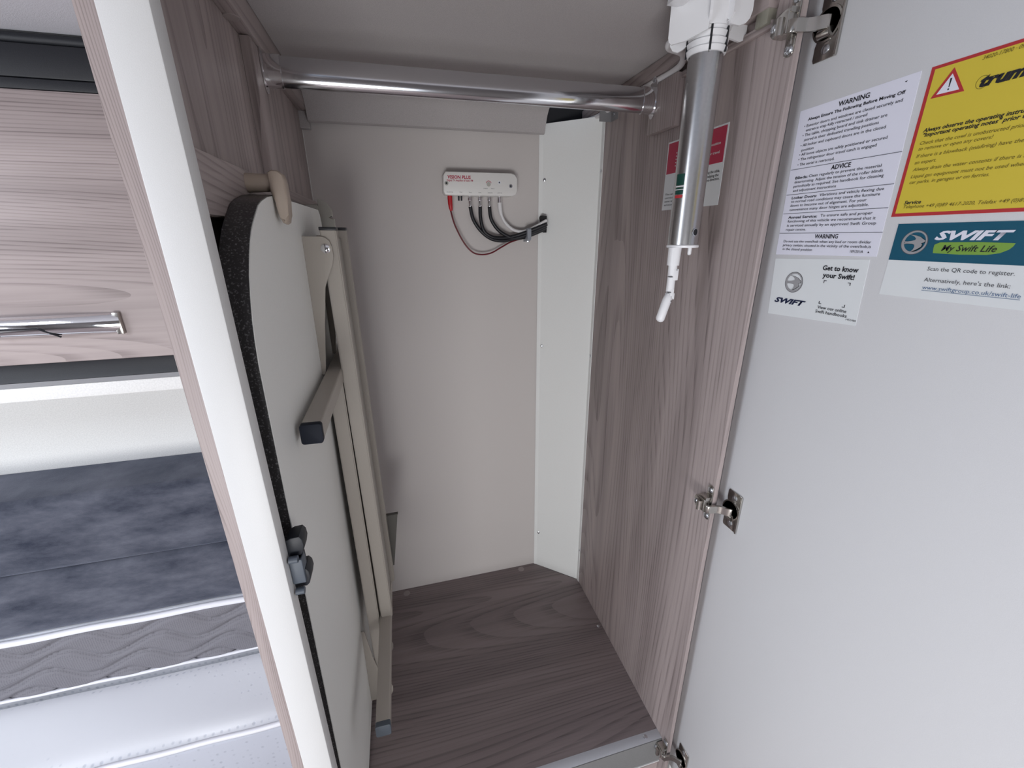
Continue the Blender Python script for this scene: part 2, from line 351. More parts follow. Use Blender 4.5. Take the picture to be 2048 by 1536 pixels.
# ------------------------------------------------------------------ open door with hinges
door = struct('door_1', box(B(), .460, .476, -.06, .466, -1.06, .34, .0012), 'door')
def hinge(zc):
    bm = B(); X = .4598
    pl = [(.4190, -.032), (.4440, -.032), (.4455, -.029), (.4455, -.017), (.443, -.012), (.443, .012), (.4455, .017), (.4455, .029), (.4440, .032), (.4190, .032)]
    prism(bm, [(y, zc+z) for y, z in pl], 'x', X-.0016, X, .0005)
    box(bm, X-.0034, X-.0012, .4174, .4200, zc-.032, zc+.032, .0007)
    h = mk('hinge', bm, 'nickel', door)
    for s in (-1, 1):
        bm = B(); dome(bm, (X-.0016, .4315, zc+s*.0225), (-1, 0, 0), .0046); mk('screw', bm, 'screw', h)
    bm = B(); tube(bm, [(X-.0014, .4345, zc), (X-.0030, .4345, zc), (X-.0030, .4345, zc), (X-.0008, .4345, zc)], [.0165, .0160, .0140, .0130], 28, cap=False); mk('cup_rim', bm, 'nickel', h)
    bm = B(); tube(bm, [(X-.0018, .4345, zc), (X-.0022, .4345, zc)], .0138, 24); mk('cup_bowl', bm, 'black', h)
    bm = B(); tube(bm, [(X-.0050, .4395, zc-.0085), (X-.0050, .4255, zc-.0085)], .0045, 18); mk('barrel', bm, 'nickel', h)
    # curved arm from the cup to the wall bracket
    bm = B(); arm = spline([(.4562, .4300, 0), (.4530, .4290, 0), (.4490, .4320, 0), (.4440, .4380, 0), (.4380, .4415, 0), (.4310, .4430, 0), (.4245, .4450, 0), (.4225, .4520, 0)], 5)
    th = .0018; top = []; bot = []
    for i, q in enumerate(arm):
        t = (arm[min(i+1, len(arm)-1)]-arm[max(i-1, 0)]).normalized(); n2 = Vector((-t.y, t.x, 0))
        top.append(((q+n2*th).x, (q+n2*th).y)); bot.append(((q-n2*th).x, (q-n2*th).y))
    prism(bm, top+bot[::-1], 'z', zc-.0060, zc+.0060, .0006); mk('arm', bm, 'nickel', h)
    zm = zc+.0045
    bm = B(); prism(bm, [(.4490, -.010), (.4660, -.010), (.4700, -.006), (.4710, .004), (.4680, .009), (.4490, .010)], 'x', .4195, .4338, .0012)
    prism(bm, [(.4480, .0085), (.4660, .0085), (.4640, .0120), (.4480, .0135)], 'x', .4215, .4338, .0010)
    prism(bm, [(y, z) for y, z in rrect(.4478, .4590, -.029, .031, .004)], 'x', .4318, .4338, .0005)
    bmesh.ops.translate(bm, verts=bm.verts, vec=(0, 0, zm)); mk('mount', bm, 'nickel', h)
    for (y, z, r) in ((.4530, .0235, .0050), (.4530, -.0225, .0050)):
        bm = B(); dome(bm, (.4318, y, zm+z), (-1, 0, 0), r, .5); mk('screw', bm, 'screw', h)
    bm = B(); dome(bm, (.4195, .4650, zm-.001), (-1, 0, 0), .0042, .6); mk('screw', bm, 'screw', h)
    bm = B(); tube(bm, [(.4185, .4570, zm-.0105), (.4185, .4570, zm+.0055)], .0038, 14); mk('pin', bm, 'nickel', h)
for z in (.207, -.397, -.990): hinge(z)

# ------------------------------------------------------------------ printed labels
def text_mesh(s, w=None, h=None, bold=0., shear=0., align='LEFT'):
    cu = bpy.data.curves.new('t', 'FONT'); cu.body = s; cu.size = 1; cu.offset = bold; cu.shear = shear; cu.align_x = 'LEFT'; cu.resolution_u = 2
    cu.space_word = 1.0
    o = bpy.data.objects.new('t', cu); C.objects.link(o)
    dg = bpy.context.evaluated_depsgraph_get(); me = bpy.data.meshes.new_from_object(o.evaluated_get(dg))
    bpy.data.objects.remove(o); bpy.data.curves.remove(cu)
    if len(me.vertices) == 0: return me
    xs = [v.co.x for v in me.vertices]; x0, x1 = min(xs), max(xs)
    sx = w/(x1-x0); sy = h/.73 if h else sx
    for v in me.vertices: v.co.x = (v.co.x-x0)*sx; v.co.y = v.co.y*sy; v.co.z = 0
    return me
def put_text(s, plane, val, a0, a1, z, h, mat, parent, bold=0., shear=0., name='text_line', z1=None):
    """plane 'x': wall whose normal is -X, text runs towards -Y; plane 'y': normal -Y, text runs towards +X"""
    me = text_mesh(s, abs(a1-a0), h, bold, shear); dz = 0 if z1 is None else (z1-z)
    w = abs(a1-a0)
    for v in me.vertices:
        x, y = v.co.x, v.co.y; zz = y + dz*x/w
        v.co = (0, -x, zz) if plane == 'x' else (x, 0, zz)
    me.materials.append(M[mat]); o = bpy.data.objects.new(name, me); me.name = name; C.objects.link(o)
    o.parent = parent; p = Vector((val, a0, z)) if plane == 'x' else Vector((a0, val, z))
    o.location = p+Vector((0, 0, H))-W0[parent.name]; return o
def flat(name, pts, plane, val, mat, parent, th=.0003):
    """thin printed shape; pts in (y,z) or (x,z)"""
    bm = B(); prism(bm, pts, plane, val-th, val+.0000); return mk(name, bm, mat, parent, smooth=False)
def rect(y0, y1, z0, z1): return [(y0, z0), (y1, z0), (y1, z1), (y0, z1)]
def sticker(name, pts, plane, val, mat, label, th=.0004):
    bm = B(); prism(bm, pts, plane, val-th, val); return tag(mk(name, bm, mat, smooth=False), label, 'sticker')
XD = .4600
T = XD-.0004
BIRD = [(-0.423, 0.494), (0.002, 0.433), (0.299, 0.334), (0.414, 0.235), (0.485, 0.195), (0.613, 0.109), (0.56, 0.011), (0.41, -0.035), (0.476, -0.122), (0.449, -0.259), (0.222, -0.442), (-0.077, -0.588), (0.045, -0.43), (0.089, -0.282), (0.052, -0.134), (-0.109, -0.087), (-0.413, -0.079), (-0.63, -0.139), (-0.498, -0.016), (-0.701, 0.071), (-0.409, 0.057), (-0.153, 0.09), (0.035, 0.154), (0.048, 0.25), (-0.073, 0.365), (-0.242, 0.445)]
def emblem(yc, zc, r, parent):
    n = 48; bm = B(); o = [(yc+r*math.cos(t), zc+r*math.sin(t)) for t in [2*math.pi*k/n for k in range(n)]]
    i_ = [(yc-r*.04+r*.83*math.cos(t), zc+r*.03+r*.83*math.sin(t)) for t in [2*math.pi*k/n for k in range(n)]]
    for P_, Q_, mt_, nm in ((o, i_, 'silver', 'emblem_ring'),):
        bm = B(); vo = [bm.verts.new((T-.0004, *p)) for p in P_]; vi = [bm.verts.new((T-.0004, *p)) for p in Q_]
        for k in range(n): bm.faces.new((vo[k], vo[(k+1) % n], vi[(k+1) % n], vi[k]))
        mk(nm, bm, mt_, parent, smooth=False)
    bm = B(); vo = [bm.verts.new((T-.0003, *p)) for p in o]; r2 = 1.05
    vi = [bm.verts.new((T-.0003, yc+r*r2*math.cos(2*math.pi*k/n), zc+r*r2*math.sin(2*math.pi*k/n))) for k in range(n)]
    for k in range(n): bm.faces.new((vo[k], vo[(k+1) % n], vi[(k+1) % n], vi[k]))
    mk('emblem_rim', bm, 'dsilver', parent, smooth=False)
    s = r/.72; flat('emblem_bird', [(yc-x*s, zc+z*s) for x, z in BIRD], 'x', T-.0003, 'silver', parent)
    big = [(x*1.07+.01, z*1.07-.02) for x, z in BIRD]; flat('emblem_shadow', [(yc-x*s, zc+z*s) for x, z in big], 'x', T-.0001, 'dsilver', parent, .0001)

WARN=[('WARNING',0.4030,0.3714,0.1254,1),('Always Ensure The Following Before Moving Off',0.4365,0.3387,0.1199,1),
 ('• Exterior doors and windows are closed securely and',0.4397,0.3392,0.1138),('entrance step fully retracted / stored',0.4365,0.3695,0.1093),
 ('• The table, chopping board and sink drainer are',0.4395,0.3497,0.1045),('stored in their dedicated travelling positions',0.4365,0.3559,0.0996),
 ('• All locker and cupboard doors are in the closed',0.4395,0.3484,0.0944),('position',0.4370,0.4220,0.0895),
 ('• All loose objects are safely positioned or secured',0.4388,0.3443,0.0849),('• The refrigerator door travel catch is engaged',0.4387,0.3527,0.0799),
 ('• The aerial is retracted.',0.4385,0.3939,0.0745),('_',0.4463,0.3279,0.0714),('ADVICE',0.3954,0.3741,0.0652,1),
 ('Blinds:',0.4378,0.4218,0.0606,1),('Clean regularly to prevent the material',0.4205,0.3431,0.0608),
 ('deteriorating. Adjust the tension of the roller blinds',0.4379,0.3405,0.0562),('periodically as required. See handbook for cleaning',0.4382,0.3386,0.0517),
 ('and adjustment instructions',0.4376,0.3848,0.0471),('_',0.4456,0.3272,0.0443),('Locker Doors:',0.4374,0.4052,0.0392,1),
 ('Vibrations and vehicle flexing due',0.4020,0.3350,0.0397),('to normal road conditions may cause the furniture',0.4371,0.3374,0.0352),
 ('doors to become out of alignment. For your',0.4373,0.3489,0.0308),('convenience many door hinges are adjustable.',0.4371,0.3455,0.0263),
 ('_',0.4448,0.3266,0.0234),('Annual Service:',0.4368,0.3993,0.0177,1),('To ensure safe and proper',0.3954,0.3398,0.0182),
 ('functioning of this vehicle we recommend that it',0.4366,0.3355,0.0134),('is serviced annually by an approved Swift Group',0.4364,0.3338,0.0087),
 ('repair centre.',0.4366,0.4098,0.0040),('_',0.4448,0.3256,0.0013),('WARNING',0.3967,0.3694,-0.0045,1),
 ('Do not use the oven/hob when any bed or room divider',0.4366,0.3337,-0.0092),('privacy curtain, situated in the vicinity of the oven/hob,is',0.4365,0.3328,-0.0136),
 ('in the closed position',0.4358,0.3964,-0.0181),('1091201/A',0.3525,0.3392,-0.0185)]
st = sticker('safety_notice', [(.3255, -.0215), (.4448, -.0235), (.4490, .1320), (.3300, .1345)], 'x', XD, 'paperw', 'white safety notice of small black print in ruled boxes, below the top door hinge')
for row in WARN:
    s, y0, y1, z = row[:4]; bd = len(row) > 4
    if s == '_': flat('rule', rect(min(y0, y1), max(y0, y1), z-.0002, z+.0002), 'x', T-.0001, 'ink', st); continue
    h = .0027 if s == '1091201/A' else (.0029 if z < 0.12 else .0033)
    if s in ('WARNING', 'ADVICE'): h = .0046
    put_text(s, 'x', T-.0004, y0, y1, z, h, 'ink', st, .022 if bd else .004)
flat('arrow_mark', [(.3350, -.0183), (.3330, -.0183), (.3340, -.0168)], 'x', T-.0001, 'ink', st)
flat('arrow_mark', [(.3415, .1300), (.3395, .1300), (.3405, .1290)], 'x', T-.0001, 'ink', st)

st = sticker('gas_heater_notice', rect(.150, .3220, .0150, .1345), 'x', XD, 'redprint', 'yellow warning sticker with red border and triangle, at the top right of the open door')
flat('yellow_field', rect(.153, .3190, .0178, .1320), 'x', T-.0001, 'yellow', st, .0001)
for (s, y0, y1, z, *bd) in [('34020-17800 · 09',0.2865,0.2621,0.1281), ('truma',0.2832,0.2496,0.1092,1),
 ('Always observe the operating instructions',0.3148,0.2387,0.0840,1), ('"Important operating notes" prior to use',0.3137,0.2381,0.0806,1),
 ('Check that the cowl is unobstructed prior',0.3144,0.2456,0.0741), ('to remove or open any covers!',0.3142,0.2632,0.0696),
 ('If there is a blowback (misfiring) have the',0.3144,0.2439,0.0638), ('an expert.',0.3142,0.2978,0.0587),
 ('Always drain the water contents if there is a',0.3141,0.2394,0.0530), ('Liquid gas equipment must not be used when',0.3142,0.2378,0.0473),
 ('car parks, in garages or on ferries.',0.3139,0.2577,0.0425), ('Service',0.3137,0.3000,0.0254,1), ('Telephone +49 (0)89 4617-2020, Telefax +49 (0)89',0.3132,0.2304,0.0219)]:
    if s == 'truma': put_text(s, 'x', T-.0006, y0, y1, z, .0080, 'ink', st, .05, .35); continue
    if s.startswith('"Imp'): z -= .0004
    put_text(s, 'x', T-.0005, y0, y1, z, .0031 if bd else .0029, 'ink' if bd else 'olive', st, .022 if bd else .002, .25)
tri = [(.3162, .1098), (.2926, .1092), (.3045, .1290)]
flat('warning_triangle', tri, 'x', T-.0002, 'redprint', st); cx, cz = .3044, .1160
flat('triangle_field', [(cx+(y-cx)*.68, cz+(z-cz)*.68) for y, z in tri], 'x', T-.0005, 'paperw', st, .0001)
flat('exclamation_mark', [(.3051, .1216), (.3037, .1216), (.3041, .1152), (.3047, .1152)], 'x', T-.0006, 'ink', st, .0001)
flat('exclamation_mark', rect(.3039, .3049, .1130, .1142), 'x', T-.0006, 'ink', st, .0001)
bm = B(); n = 40; vo = [bm.verts.new((T-.0004, .2818+.0042*math.cos(6.2832*k/n), .1122+.0046*math.sin(6.2832*k/n))) for k in range(n)]; vi = [bm.verts.new((T-.0004, .2818+.0039*math.cos(6.2832*k/n), .1122+.0043*math.sin(6.2832*k/n))) for k in range(n)]
for k in range(n): bm.faces.new((vo[k], vo[(k+1) % n], vi[(k+1) % n], vi[k]))
mk('logo_circle', bm, 'olive', st, smooth=False)

st = sticker('registration_sticker', rect(.206, .3135, -.0565, .0085), 'x', XD, 'paperg', 'teal and white sticker with a round bird emblem below the yellow sticker')
flat('teal_band', rect(.206, .3135, -.0238, .0085), 'x', T-.0000, 'teal', st, .0002)
emblem(.2960, -.0078, .0102, st)
put_text('SWIFT', 'x', T-.0004, .2812, .2300, -.0052, .0072, 'paperw', st, .045, .35)
g = [(.2797, -.0125), (.2797, -.0095), (.2760, -.0075), (.2500, -.0070), (.2275, -.0076), (.2282, -.0100), (.2300, -.0125), (.2345, -.0152), (.2420, -.0168), (.2600, -.0172), (.2790, -.0166)]
flat('green_brush_stroke', g, 'x', T-.0002, 'green', st, .0002)
put_text('My Swift Life', 'x', T-.0006, .2735, .2370, -.0145, .0052, 'ink', st, .012, .3)
put_text('Scan the QR code to register.', 'x', T-.0004, .2793, .2212, -.0315, .0035, 'greyink', st)
put_text("Alternatively, here's the link:", 'x', T-.0004, .2792, .2212, -.0410, .0035, 'greyink', st)
put_text('www.swiftgroup.co.uk/swift-life', 'x', T-.0004, .2788, .2132, -.0478, .0035, 'blueink', st)
flat('underline', rect(.2132, .2788, -.0490, -.0487), 'x', T-.0001, 'blueink', st)

st = sticker('handbook_sticker', [(.3278, -.0915), (.4393, -.0965), (.4440, -.0285), (.3310, -.0245)], 'x', XD, 'paperg', 'pale sticker with a round silver bird emblem below the white safety notice')
emblem(.4110, -.0545, .0115, st)
put_text('SWIFT', 'x', T-.0004, .4330, .3895, -.0803, .0060, 'navy', st, .045, .35)
put_text('Get to know', 'x', T-.0004, .3783, .3388, -.0378, .0052, 'ink', st, .03)
put_text('your Swift!', 'x', T-.0004, .3763, .3410, -.0455, .0052, 'ink', st, .03)
put_text('View our online', 'x', T-.0004, .3738, .3403, -.0800, .0036, 'ink', st, .010)
put_text('Swift handbooks', 'x', T-.0004, .3751, .3387, -.0848, .0036, 'ink', st, .010)
put_text('1452480', 'x', T-.0004, .3389, .3281, -.0875, .0022, 'greyink', st)
for (y, z, sy, sz) in ((.3735, -.0487, -1, -1), (.3435, -.0487, 1, -1), (.3735, -.0747, -1, 1), (.3435, -.0747, 1, 1)):
    w_, l_ = .0006, .003
    y2 = y+sy*l_; z2 = z+sz*l_
    L_ = [(y, z), (y2, z), (y2, z+sz*w_), (y+sy*w_, z+sz*w_), (y+sy*w_, z2), (y, z2)]
    flat('corner_mark', L_, 'x', T-.0001, 'ink', st)
# red and white label on the side panel behind the aerial mast
XR = .434
st = sticker('aerial_instruction_label', rect(.5310, .6635, .0390, .1385), 'x', XR, 'paperg', 'red and white instruction label on the wood side panel, partly behind the aerial tube')
TR = XR-.0004
flat('red_field', rect(.5335, .6610, .0925, .1362), 'x', TR-.0001, 'crimson', st, .0002)
for s, y0, y1, z, mt_ in [('position',0.5614,0.5417,0.1153,'paperg'), ('or travel',0.5621,0.5417,0.1043,'paperg'), ('using the cable,',0.5655,0.5360,0.0808,'ink'), ('helping the',0.5606,0.5372,0.0757,'ink'), ('same direction.',0.5655,0.5345,0.0710,'ink')]:
    put_text(s, 'x', TR-.0005, y0, y1, z, .0036, mt_, st, .008)
for k in range(5): flat('bullet', rect(.6375, .6392, .1015+k*.0045, .1030+k*.0045), 'x', TR-.0004, 'paperg', st, .0002)
for k, s in enumerate(('The wire', 'correctly', 'same way', 'ensure')): put_text(s, 'x', TR-.0005, .6575, .6300, .0610-k*.0052, .0030, 'greyink', st, .004)

# ------------------------------------------------------------------ clothes rail
t = thing('clothes_rail', (.14, .70, .18), 'chrome oval clothes rail across the top of the wardrobe', 'rail')
def oval(zc, hy, hz, n=32): return [(.70+hy*math.cos(2*math.pi*k/n), zc+hz*math.sin(2*math.pi*k/n)) for k in range(n)]
prof = oval(.2035, .0085, .0180)
def xprism(bm, prof, x0, x1): return prism(bm, prof, 'x', x0, x1)
bm = B(); xprism(bm, prof, -.143, .420); mk('rod', bm, 'railchrome', t)
for x0, x1, xf in ((-.1445, -.123, -.1445), (.400, .4213, .4198)):
    bm = B(); xprism(bm, oval(.2035, .0098, .0193), x0, x1)
    prism(bm, [(.70+.012*math.cos(a_), .208+.030*math.sin(a_)) for a_ in [2*math.pi*k/24 for k in range(24)]], 'x', xf, xf+.0014)
    e = mk('end_socket', bm, 'chrome', t)
    s = 1 if x0 < 0 else -1
    bm = B(); dome(bm, (xf+(.0014 if s > 0 else 0), .70, .2315), (s, 0, 0), .0036); mk('screw', bm, 'screw', e)

# ------------------------------------------------------------------ aerial mast
t = thing('aerial_mast', (.3740, .515, -.12), 'brushed aluminium aerial mast with white crank handle, hanging from the ceiling', 'aerial')
ax, ay = .3740, .515
t.scale = (.90, .90, 1)
bm = B(); tube(bm, [(ax, ay, -.0110), (ax, ay, -.0120), (ax, ay, .215)][1:], .0215, 64); mk('mast_tube', bm, 'alu', t)
# screw in the tube
bm = B(); dv = Vector((-.62, -.78, 0)).normalized(); sc_ = Vector((ax+.0045, ay, .0045)); dv = Vector((.12, -1, 0)).normalized()
pc = Vector((ax, ay, .0035))+dv*.0212; tube(bm, [pc, pc+dv*.0012, pc+dv*.0014], [.0052, .0050, .0040], 20, cap=False); sk = mk('socket_ring', bm, 'screw', t)
bm = B(); tube(bm, [pc-dv*.0002, pc+dv*.0006], .0040, 20); mk('socket_screw', bm, 'black', t)
# bottom cap, crank sleeve and jointed crank
bm = B(); tube(bm, [(ax, ay, -.0120), (ax, ay, -.0128), (ax, ay, -.0150), (ax, ay, -.0158)], [.0215, .0228, .0228, .0222], 48); mk('end_cap', bm, 'wgloss', t)
cx_, cy_ = ax-.0150, ay-.004
bm = B(); tube(bm, [(cx_, cy_, -.0156), (cx_-.0003, cy_, -.0385)], [.0092, .0088], 28); mk('crank_sleeve', bm, 'wgloss', t)
bm = B(); tube(bm, [(ax+.009, ay-.006, -.0156), (ax+.009, ay-.006, -.024), (ax+.009, ay-.006, -.0255)], [.0030, .0028, .0016], 14); mk('guide_pin', bm, 'wplastic', t)
bm = B(); tube(bm, [(cx_-.0002, cy_, -.0380), (cx_+.0002, cy_, -.0530)], .0064, 20); box(bm, cx_-.0018, cx_+.0066, cy_-.0066, cy_+.005, -.058, -.043, .0008); cj = mk('crank_joint', bm, 'wgloss', t)
bm = B(); tube(bm, [(cx_-.0002, cy_, -.0540), (cx_-.0004, cy_, -.0735)], .0060, 20); box(bm, cx_-.003, cx_+.003, cy_-.0062, cy_+.0062, -.082, -.070, .0008); mk('crank_link', bm, 'wgloss', t)
bm = B(); box(bm, cx_-.0063, cx_-.0030, cy_-.0067, cy_, -.0534, -.0526); box(bm, cx_-.0062, cx_-.0025, cy_-.0066, cy_, -.0742, -.0732); box(bm, cx_+.0012, cx_+.0048, cy_-.0066, cy_, -.0445, -.0438); mk('joint_slot', bm, 'greyink', t)
bm = B(); tube(bm, [(cx_+.0002, cy_, -.0770), (cx_-.0008, cy_, -.0790), (cx_-.0045, cy_-.001, -.0850), (cx_-.0135, cy_-.002, -.1105), (cx_-.0145, cy_-.002, -.1130), (cx_-.0150, cy_-.002, -.1145)], [.0045, .0062, .0068, .0066, .0052, .0020], 24)
for s in (-1, 1): box(bm, cx_+s*.0048-.0012, cx_+s*.0048+.0012, cy_-.004, cy_+.004, -.084, -.0755, .0006)
mk('crank_handle', bm, 'wgloss', t)
bm = B(); box(bm, cx_-.0035, cx_-.0005, cy_-.0073, cy_-.0060, -.0862, -.0850); mk('handle_slot', bm, 'black', t)
# printed label on the tube
for nm, z0, z1, mt_ in (('tube_label', .060, .073, 'dgreen'), ('tube_label', .0555, .0570, 'dgreen'), ('tube_label', .0580, .0592, 'paperg'), ('tube_label', .0495, .0540, 'dgreen'), ('tube_label', .0545, .0552, 'paperg'), ('tube_label', .0450, .0485, 'redprint')):
    bm = B(); rr = .0217; aa = [math.radians(q) for q in range(176, 213, 6)]
    vs = [(bm.verts.new((ax+rr*math.cos(q), ay+rr*math.sin(q), z0)), bm.verts.new((ax+rr*math.cos(q), ay+rr*math.sin(q), z1))) for q in aa]
    for p1, p2 in zip(vs, vs[1:]): bm.faces.new((p1[0], p2[0], p2[1], p1[1]))
    mk(nm, bm, mt_, t)
# threaded collar with slots and finned clamp
bm = B(); zz = []; rr = []
z = .1985
while z < .2300:
    zz += [z, z+.0012, z+.0052, z+.0064]; rr += [.0228, .0240, .0252, .0240]; z += .0070
tube(bm, [(ax, ay, q) for q in zz], rr, 56); col_ = mk('threaded_collar', bm, 'wplastic', t)
for a_ in (-118, -62, 150, 20):
    bm = B()
    q = math.radians(a_); c_ = Vector((ax+.0246*math.cos(q), ay+.0246*math.sin(q), .2125)); w_ = Vector((-math.sin(q), math.cos(q), 0))*.0012; o_ = Vector((math.cos(q), math.sin(q), 0))*.0012
    vs = [bm.verts.new(c_+w_*i+o_*j+Vector((0, 0, k*.0145))) for i in (-1, 1) for j in (-1, 1) for k in (-1, 1)]
    for f_ in ((0, 1, 3, 2), (4, 6, 7, 5), (0, 4, 5, 1), (2, 3, 7, 6), (0, 2, 6, 4), (1, 5, 7, 3)): bm.faces.new([vs[k] for k in f_])
    mk('collar_slot', bm, 'black', t)
bm = B(); tube(bm, [(ax, ay, .222), (ax, ay, .225), (ax, ay, .2575)], [.0265, .0275, .0285], 40)
for a_, ln, zb in ((-126, .040, .2225), (-78, .036, .2225), (8, .064, .2190), (146, .046, .2060), (75, .050, .214)):
    q = math.radians(a_); e = Vector((math.cos(q), math.sin(q), 0)); w_ = Vector((-math.sin(q), math.cos(q), 0))*.0016
    prof_ = [(.024, .258), (.024, zb+.006), (.030, zb+.002), (ln-.010, zb), (ln-.004, zb+.002), (ln, zb+.007), (ln, .258)]
    v0 = [bm.verts.new(Vector((ax, ay, 0))+e*r_+w_+Vector((0, 0, z_))) for r_, z_ in prof_]; v1 = [bm.verts.new(Vector((ax, ay, 0))+e*r_-w_+Vector((0, 0, z_))) for r_, z_ in prof_]
    bm.faces.new(v0); bm.faces.new(v1[::-1]); n = len(v0)
    for i in range(n): bm.faces.new((v0[(i+1) % n], v0[i], v1[i], v1[(i+1) % n]))
for a0_, r0_, a1_, r1_, zi, zo in ((-127, .032, 168, .052, .2155, .2085), (-80, .031, -40, .047, .2205, .2270)):
    p0 = Vector((math.cos(math.radians(a0_)), math.sin(math.radians(a0_)), 0))*r0_; p1 = Vector((math.cos(math.radians(a1_)), math.sin(math.radians(a1_)), 0))*r1_
    e = p1-p0; nn_ = Vector((-e.y, e.x, 0)).normalized()*.0014
    pr = [(0, .258), (0, zi), (.55, zo+.0005), (.90, zo), (.97, zo+.0025), (1, zo+.007), (1, .258)] if zo < zi else [(0, .258), (0, zi), (.45, zi-.001), (.75, zi+.002), (.92, zi+.007), (1, zi+.014), (1, .258)]
    v0 = [bm.verts.new(Vector((ax, ay, 0))+p0+e*u_+nn_+Vector((0, 0, z_))) for u_, z_ in pr]; v1 = [bm.verts.new(Vector((ax, ay, 0))+p0+e*u_-nn_+Vector((0, 0, z_))) for u_, z_ in pr]
    bm.faces.new(v0); bm.faces.new(v1[::-1]); n = len(v0)
    for i in range(n): bm.faces.new((v0[(i+1) % n], v0[i], v1[i], v1[(i+1) % n]))
mk('finned_clamp', bm, 'wplastic', t)
bm = B(); prism(bm, [(.312, .243), (.332, .243), (.345, .2575), (.315, .2575)], 'y', .490, .520, .001); mk('lock_tab', bm, 'wplastic', t)
# white cable along the top of the side panel
bm = B(); tube(bm, spline([(.345, .535, .222), (.352, .56, .222), (.400, .600, .2316), (.4232, .645, .2314), (.4236, .72, .2314), (.4236, .78, .2314), (.4236, .86, .2314), (.4225, .93, .2314), (.40, .985, .2314)]), .0046, 12)
tag(mk('aerial_cable', bm, 'wcable'), 'white round cable running along the top of the wood side panel from the mast', 'cable')

# ------------------------------------------------------------------ signal amplifier on the back wall
YA = YB
t = thing('signal_amplifier', (.186, .985, .084), 'white signal amplifier box with red lettering, screwed high on the back wall', 'amplifier')
bm = B(); y0 = .968
prism(bm, [(.1065, .0905), (.1100, .0850), (.1180, .0835), (.2560, .0835), (.2640, .0860), (.2680, .0940), (.2680, .1180), (.2630, .1260), (.2550, .1290), (.1130, .1290), (.1080, .1220)], 'y', y0, .9998, .0022); case = mk('case', bm, 'amp', t)
yt = y0-.0003
put_text('VISION PLUS', 'y', yt, .1165, .1655, .1155, .0066, 'crimson', case, .035, .1)
put_text('Digital TV Amplifier & Radio FM', 'y', yt, .1150, .1700, .1105, .0040, 'crimson', case, .015)
for s, x, w_ in (('12V DC IN', .113, .013), ('TV1', .140, .006), ('TV2', .1600, .006), ('TV3', .1810, .006), ('RADIO', .2020, .010), ('ANT IN', .2230, .010)):
    put_text(s, 'y', yt, x, x+w_, .0885, .0021, 'greyink', case)
put_text('MIN', 'y', yt, .1930, .2010, .0970, .0018, 'greyink', case); put_text('MAX', 'y', yt, .2090, .2165, .0970, .0018, 'greyink', case)
bm = B(); tube(bm, [(.2040, y0+.0005, .1060), (.2040, y0-.0012, .1060)], .0042, 24); mk('gain_dial', bm, 'cream', t)
bm = B(); n = 20
vo = [(bm.verts.new((.2040+.0062*math.cos(q), yt, .1070+.0062*math.sin(q))), bm.verts.new((.2040+.0052*math.cos(q), yt, .1070+.0052*math.sin(q)))) for q in [math.radians(15+150*k/n) for k in range(n+1)]]
for p1, p2 in zip(vo, vo[1:]): bm.faces.new((p1[0], p2[0], p2[1], p1[1]))
mk('dial_mark', bm, 'crimson', case)
for x, z, r, mt_ in ((.2275, .1100, .0030, 'chrome'), (.2530, .1035, .0040, 'screw'), (.1135, .1065, .0042, 'cream')):
    bm = B(); tube(bm, [(x, y0+.001, z), (x, y0-.0006, z)], r, 18); hd = mk('screw' if r > .0035 else 'indicator_lamp', bm, mt_, t)
    bm = B(); tube(bm, [(x, y0-.0005, z), (x, y0-.0008, z)], r*.5, 12); mk('recess', bm, 'black', hd)
yc = .982
for k, x in enumerate((.1400, .1460)):
    bm = B(); tube(bm, [(x, yc, .0840), (x, yc, .0740)], .0018, 10); mk('spare_socket', bm, 'darkcatch', t)
def cable(pts, r, mat, label, conn, grp=None):
    P_ = spline(pts, 8); bm = B(); tube(bm, P_, r, 10); o = tag(mk('cable', bm, mat), label, 'cable', grp)
    x, y, z = pts[0]
    if conn == 'metal':
        bm = B(); tube(bm, [(x, y, z+.0215), (x, y, z+.017), (x, y, z+.0168), (x, y, z+.0125), (x, y, z+.0123), (x, y, z+.0008), (x, y, z-.002)], [.0026, .0026, .0048, .0048, .0034, .0034, .0026], 12); mk('connector', bm, 'chrome', o)
    elif conn == 'white':
        bm = B(); tube(bm, [(x, y, z+.0215), (x, y, z+.008)], [.0042, .0042], 12); mk('connector', bm, 'chrome', o)
        bm = B(); tube(bm, [(x, y, z+.0085), (x+.001, y, z-.006), (x+.0035, y, z-.017)], [.0052, .0050, .0040], 14); mk('plug_sleeve', bm, 'wcable', o)
    else:
        bm = B(); tube(bm, [(x, y, z+.0290), (x, y, z+.014), (x+.0008, y, z+.004), (x+.0015, y, z-.001)], [.0052, .0050, .0042, .0028], 14); mk('plug', bm, 'redplug', o)
    return o
cable([(.121, yc, .0545), (.129, yc, .024), (.147, yc, -.012), (.166, yc, -.033), (.187, yc, -.0385), (.210, yc, -.035), (.234, .984, -.023), (.257, .986, -.012), (.285, .9905, -.0045)], .0017, 'redcable', 'thin dark red wire with red plug, hanging lowest under the amplifier', 'red')
cable([(.1645, yc, .0625), (.170, yc, .037), (.186, yc, .013), (.209, yc, -.004), (.235, yc, -.009), (.262, yc, -.005), (.289, .978, .002), (.315, .974, .012), (.3375, .970, .0215)], .0040, 'cable', 'black coaxial cable from the leftmost metal connector under the amplifier', 'metal', 'black coaxial cables under the amplifier')
cable([(.1865, yc, .0625), (.187, yc, .037), (.194, yc, .012), (.213, yc, -.001), (.240, .983, -.003), (.265, .981, .001), (.289, .976, .008), (.315, .970, .018), (.3375, .965, .0265)], .0040, 'cable', 'black coaxial cable from the middle of the three metal connectors', 'metal', 'black coaxial cables under the amplifier')
